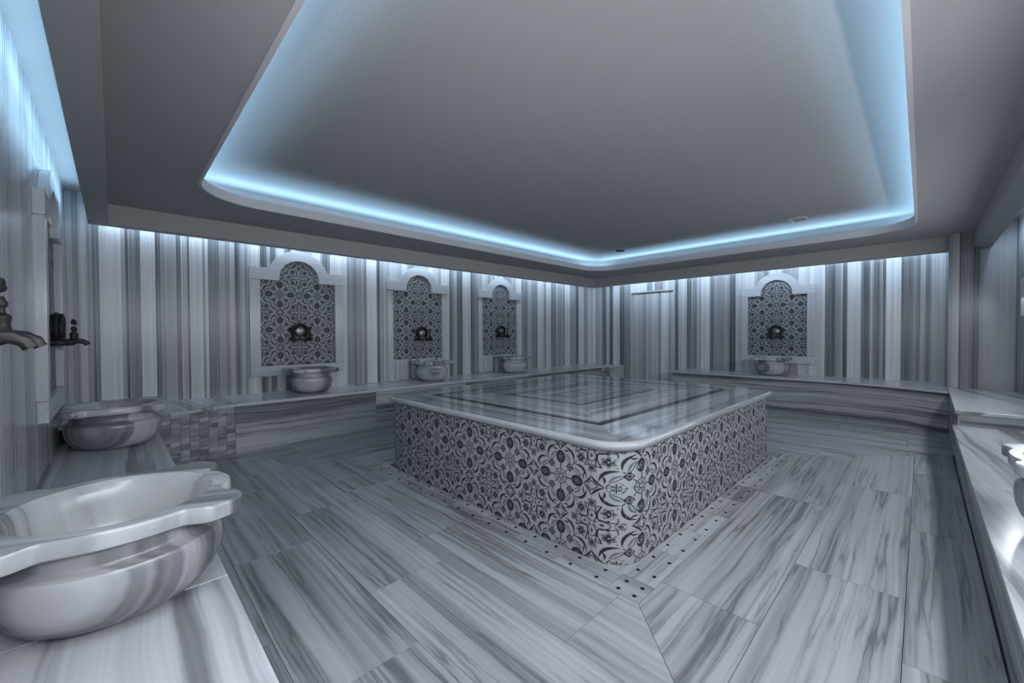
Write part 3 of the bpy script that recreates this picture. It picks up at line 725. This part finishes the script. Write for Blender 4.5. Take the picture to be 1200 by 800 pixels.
# ---------------------------------------------------------------- tiled niches
def make_niche(style):
    """local frame: x along the wall, -y out of the wall, z up, origin at the lower centre of the frame"""
    e = bpy.data.objects.new('tiled_niche', None); col.objects.link(e)
    W, z0, zi, zh, zt = 0.53, 0.0, 0.12, 1.13, 1.27; ri, ro, zc = 0.225, 0.345, 1.16; iw = 0.425; d = 0.045
    T = lambda x, z, dd: (x, -dd, z)
    def piece(poly, a0, a1, name, mat='frame', ax=(1, 0, 0), bev=0.006):
        m = MB(); n = len(poly)
        m.prism(poly, a0, a1, T=lambda x, y, a: (x, -a, y))
        m.build(name, mat, e, axis=ax, local=True, bevel=bev, seg=2)
    xo = math.sqrt(ro ** 2 - (zt - zc) ** 2); aa = math.degrees(math.asin((zt - zc) / ro))
    out = [(W, zh), (W, zt)] + arc(0, zc, ro, aa, 180 - aa, 20) + [(-W, zt), (-W, zh)]
    inn = [(-ri, zh)] + [(x, z) for x, z in arc(0, zc, ri, 180, 0, 18)] + [(ri, zh)]
    piece(out + inn, 0.0, d + (0.006 if style != 'frame' else 0.001), 'header')
    if style == 'frame':
        piece([(-W, zi), (-iw, zi), (-iw, zh - 0.001), (-W, zh - 0.001)], 0, d, 'jamb', ax=(0, 0, 1))
        piece([(iw, zi), (W, zi), (W, zh - 0.001), (iw, zh - 0.001)], 0, d, 'jamb', ax=(0, 0, 1))
        piece([(-W, 0), (W, 0), (W, zi - 0.001), (-W, zi - 0.001)], 0, d, 'sill')
    else:
        piece([(-W + .02, -0.17), (-iw, -0.17), (-iw, zh - 0.001), (-W + .02, zh - 0.001)], 0, 0.016, 'jamb', ax=(0, 0, 1), bev=0.002)
        piece([(iw, -0.17), (W - .0, -0.17), (W - .0, zh - 0.001), (iw, zh - 0.001)], 0, 0.016, 'jamb', ax=(0, 0, 1), bev=0.002)
        for k, (a, b) in enumerate(((-iw, -0.18), (-0.18, 0.10), (0.10, iw))):
            piece([(a, -0.17), (b - .001, -0.17), (b - .001, zi - .001), (a, zi - .001)], 0, 0.012, 'base_slab', mat='top', ax=(0, 0, 1), bev=0.001)
    m = MB(); m.prism([(-iw, zi), (iw, zi), (iw, zh + 0.02), (-iw, zh + 0.02)], 0.0, 0.003, T=lambda x, y, a: (x, -a, y))
    m.prism([(x, z) for x, z in arc(0, zc, ri + 0.03, 0, 180, 16)], 0.0, 0.003, T=lambda x, y, a: (x, -a, y)); m.build('tile_backing', 'tile_light', e, local=True)
    tw = iw / 2
    for i in range(4):
        for j in range(6):
            if j == 5 and i in (0, 3): continue
            zc_ = zi + tw * (j + 0.5)
            flat_tile(e, (tw * (i - 1.5), -0.0075, zc_), (1, 0, 0), (0, 0, 1), tw, tw, wheel_rot(i + 1, j))
    return e
NG = 'arched floral tile niches on the walls'
nf = make_niche('frame'); nh = make_niche('header')
def place_niche(src, loc, rz, label, first):
    o = src if first else copy_tree(src)
    o.location = loc; o.rotation_euler = (0, 0, rz); props(o, label, 'niche', NG); return o
place_niche(nf, (1.64, YB, 0.68), 0, 'arched floral tile niche with full pale marble frame, nearest one on the back wall', True)
place_niche(nh, (3.33, YB, 0.68), 0, 'middle of three arched floral tile niches on the back wall, pale header only', True)
place_niche(nh, (5.03, YB, 0.68), 0, 'arched floral tile niche nearest the far corner, pale header only', False)
place_niche(nf, (XR, 1.72, 0.67), -PI / 2, 'arched floral tile niche in full pale frame, on the wall right of the door', False)
place_niche(nf, (XL, 3.86, 0.68), PI / 2, 'arched tile niche seen edge-on on the left wall behind the second basin', False)
place_niche(nf, (XL, 1.45, 0.68), PI / 2, 'tile niche on the left wall beside the camera, above the nearest basin', False) if False else None

# ---------------------------------------------------------------- wall taps
def make_tap():
    e = bpy.data.objects.new('fountain_tap', None); col.objects.link(e)
    arch = arc(0, 0.0, 0.092, -48, 228, 24)
    m = MB().prism(arch, 0.0, 0.02, T=lambda x, y, a: (x, -a, y)); m.build('backplate', 'bronze', e, local=True, bevel=0.004)
    m = MB(); m.sweep([(x * 0.93, -0.045, z * 0.93) for x, z in arch], 0.013, 10); m.sweep([(x * 1.0, -0.022, z) for x, z in arch], 0.014, 8)
    m.build('rim', 'bronze', e, local=True, smooth=True)
    m = MB(); rows = []
    for i in range(9):
        a = PI / 2 * i / 8
        rows.append([(0.066 * math.cos(a) * math.cos(t), -0.02 - 0.032 * math.sin(a), 0.002 + 0.066 * math.cos(a) * math.sin(t)) for t in [2 * PI * k / 24 for k in range(24)]])
    m.grid(rows); m.build('boss', 'bronze_worn', e, local=True, smooth=True)
    m = MB(); m.sweep([(-0.115, -0.05, -0.098), (0.115, -0.05, -0.098)], 0.011, 10); m.build('crossbar', 'bronze', e, local=True, smooth=True)
    for sx in (-1, 1):
        x = sx * 0.092
        m = MB()
        m.sweep([(x, 0.0, -0.095), (x, -0.012, -0.095)], 0.024, 16)
        m.sweep([(x, -0.01, -0.095), (x, -0.03, -0.095), (x, -0.095, -0.095)], lambda t, p: 0.018 + 0.006 * t, 14)
        m.build('tap_body', 'bronze', e, local=True, smooth=True)
        m = MB(); y0 = -0.105
        m.sweep([(x, y0 + 0.012, -0.095), (x, y0 - 0.014, -0.088), (x, y0 - 0.034, -0.090), (x, y0 - 0.052, -0.100), (x, y0 - 0.06, -0.115)],
                lambda t, p: (0.0165 - 0.004 * t) * (1 + 0.13 * math.cos(5 * p + 5 * t)), 20)
        sp = m.build('spout', 'bronze', e, local=True, smooth=True)
        m = MB()
        prof = [(0.0, -0.004), (0.022, 0.0), (0.024, 0.008), (0.018, 0.014), (0.015, 0.034), (0.018, 0.042), (0.018, 0.05), (0.009, 0.058), (0.007, 0.07), (0.012, 0.076), (0.0125, 0.084), (0.008, 0.092), (0.006, 0.10)]
        m.lathe(prof, (x, y0 + 0.005, -0.087), 16)
        m.build('valve', 'bronze', e, local=True, smooth=True)
        m = MB()
        for k in range(5):
            a = PI * k / 4; c_, s_ = math.cos(a), math.sin(a)
            cx_, cz_ = x + 0.02 * c_, 0.034 + 0.018 * s_
            m.lathe([(0.0, -0.008), (0.006, -0.006), (0.0085, 0.0), (0.006, 0.006), (0.0, 0.008)], (cx_, y0 + 0.005, cz_), 8)
        m.lathe([(0.0, -0.012), (0.009, -0.008), (0.012, 0.0), (0.009, 0.008), (0.0, 0.013)], (x, y0 + 0.005, 0.034), 10)
        m.build('handle', 'bronze', e, local=True, smooth=True)
    return e
tp = make_tap(); TG = 'dark bronze fountain taps on the walls'
def place_tap(loc, rz, label, first=False):
    o = tp if first else copy_tree(tp)
    o.location = loc; o.rotation_euler = (0, 0, rz); props(o, label, 'tap', TG)
place_tap((1.64, YB - 0.01, 1.21), 0, 'dark bronze arched double tap in the fully framed niche on the back wall', True)
place_tap((3.37, YB - 0.01, 1.19), 0, 'dark bronze arched double tap in the middle niche of the back wall')
place_tap((5.03, YB - 0.01, 1.23), 0, 'dark bronze arched double tap in the niche nearest the far corner')
place_tap((XR - 0.01, 1.72, 1.20), -PI / 2, 'dark bronze arched double tap in the niche right of the door')
place_tap((XL + 0.01, 4.05, 1.21), PI / 2, 'dark bronze tap in profile on the left wall above the second basin')
place_tap((XL, 1.53, 1.24), PI / 2, 'dark bronze tap with fluted spout at the left picture edge')

# ---------------------------------------------------------------- basins
def make_basin(seed=0):
    e = bpy.data.objects.new('marble_basin', None); col.objects.link(e)
    N = 216
    KEYS = [(0, .286), (10, .284), (17, .278), (23, .264), (28, .262), (30.5, .300), (33, .332), (37, .354), (42, .362), (48, .360), (54, .347), (57.5, .328), (59.5, .300), (62, .286), (70, .280), (90, .277)]
    def ear(th):
        a = abs(((math.degrees(th) + 90) % 180) - 90)
        for (a0, r0), (a1, r1) in zip(KEYS[:-1], KEYS[1:]):
            if a0 <= a <= a1: return (r0 + (r1 - r0) * (a - a0) / (a1 - a0)) / 1.105 - 0.249
        return 0.0
    def ringp(r, z, k): return [((r + ear(2 * PI * i / N) * k) * math.cos(2 * PI * i / N), (r + ear(2 * PI * i / N) * k) * math.sin(2 * PI * i / N), z) for i in range(N)]
    outer = [(0.0, 0.0), (0.12, 0.0), (0.15, 0.003), (0.19, 0.022), (0.216, 0.052), (0.231, 0.09), (0.236, 0.13), (0.234, 0.150), (0.229, 0.160), (0.214, 0.166), (0.207, 0.176), (0.206, 0.205), (0.212, 0.2205)]
    inner = [(0.205, 0.253), (0.196, 0.235), (0.19, 0.20), (0.18, 0.15), (0.155, 0.09), (0.11, 0.05), (0.05, 0.035), (0.0, 0.034)]
    def uvf(p): return (p.z * 0.8 + p.x * 0.3, p.y * 0.9 + p.x * 0.45)
    m = MB(); m.grid([ringp(r, z, 0) for r, z in outer]); bw = m.build('bowl', 'basin', e, local=True, smooth=True, uvf=uvf)
    m = MB(); m.grid([ringp(0.214, 0.2205, 0), ringp(0.245, 0.2205, 0.98), ringp(0.248, 0.2235, 1), ringp(0.249, 0.254, 1), ringp(0.245, 0.260, 0.97), ringp(0.212, 0.260, 0)] + [ringp(r, z, 0) for r, z in inner])
    m.build('rim_and_basin', 'basin', e, local=True, smooth=True, uvf=uvf)
    for o in e.children:
        if o.name.startswith('rim'): o.name = 'rim'
    MB().lathe([(0.0, 0.036), (0.018, 0.036), (0.02, 0.0345)], n=16).build('drain', 'bronze', e, local=True, smooth=True)
    return e
BG = 'carved marble basins standing on the benches'
first = True
for (x, y, z, rz, label) in [
        (0.0, 1.71, ZA, 0.0, 'largest carved marble basin in the lower left foreground on the low bench'),
        (0.0, 4.14, ZA, 0.0, 'carved marble basin at the far end of the low left bench, under the edge-on niche'),
        (1.67, 5.09, ZB, 0.0, 'small marble basin under the fully framed niche of the back wall'),
        (3.36, 5.09, ZB, 0.0, 'small marble basin under the middle niche of the back wall'),
        (5.05, 5.09, ZB, 0.0, 'small marble basin under the niche nearest the far corner'),
        (7.61, 1.72, ZB, PI / 2, 'marble basin on the curved-end bench under the niche right of the door'),
        (2.60, -0.495, ZA, 0.0, 'marble basin cut off by the right picture edge, on the low bench')]:
    if first: o = bs = make_basin(); first = False
    else:
        o = copy_tree(bs)
        for ch in o.children:     # each basin is cut from its own stone: new veining
            ch.data = ch.data.copy(); uv = ch.data.uv_layers[0].data; a, b = rnd.uniform(-20, 20), rnd.uniform(-20, 20)
            buf = [0.0] * (2 * len(uv)); uv.foreach_get('uv', buf)
            buf[0::2] = [q + a for q in buf[0::2]]; buf[1::2] = [q + b for q in buf[1::2]]; uv.foreach_set('uv', buf)
    o.location = (x, y, z); o.rotation_euler = (0, 0, rz); props(o, label, 'basin', BG)
    o.scale = ((1.105, 1.105, 1.16) if x < 1 else (0.97, 0.97, 1.16)) if z == ZA else (0.98, 0.98, 1.1)

# ---------------------------------------------------------------- unseen lamps behind the camera, added as room fill
LG = 'added fill lamps behind the camera'
for i, (lo, di, al) in enumerate(FILL_LAMPS):
    d, a = Vector(di), Vector(al); d.z = 0; c = Vector(lo) - d * 0.05
    e = empty('fill_lamp', c - d * 0.05, ['first', 'second', 'third', 'fourth', 'left-wall'][i] + ' long added fill lamp low on the unseen wall behind the camera', 'lamp', LG)
    m = MB(); h = a * 0.692; z = Vector((0, 0, 0.19)); P = [c - d * 0.045 - h - z, c - d * 0.045 + h + z]
    lo_ = [min(P[0][k], P[1][k]) for k in range(3)]; hi_ = [max(P[0][k], P[1][k]) for k in range(3)]
    for k in range(2):
        if abs(d[k]) > 0.5: lo_[k], hi_[k] = min(c[k] - d[k] * 0.045, c[k] + d[k] * 0.045), max(c[k] - d[k] * 0.045, c[k] + d[k] * 0.045)
    m.box(*lo_, *hi_).build('housing', 'vent', e, bevel=0.01)
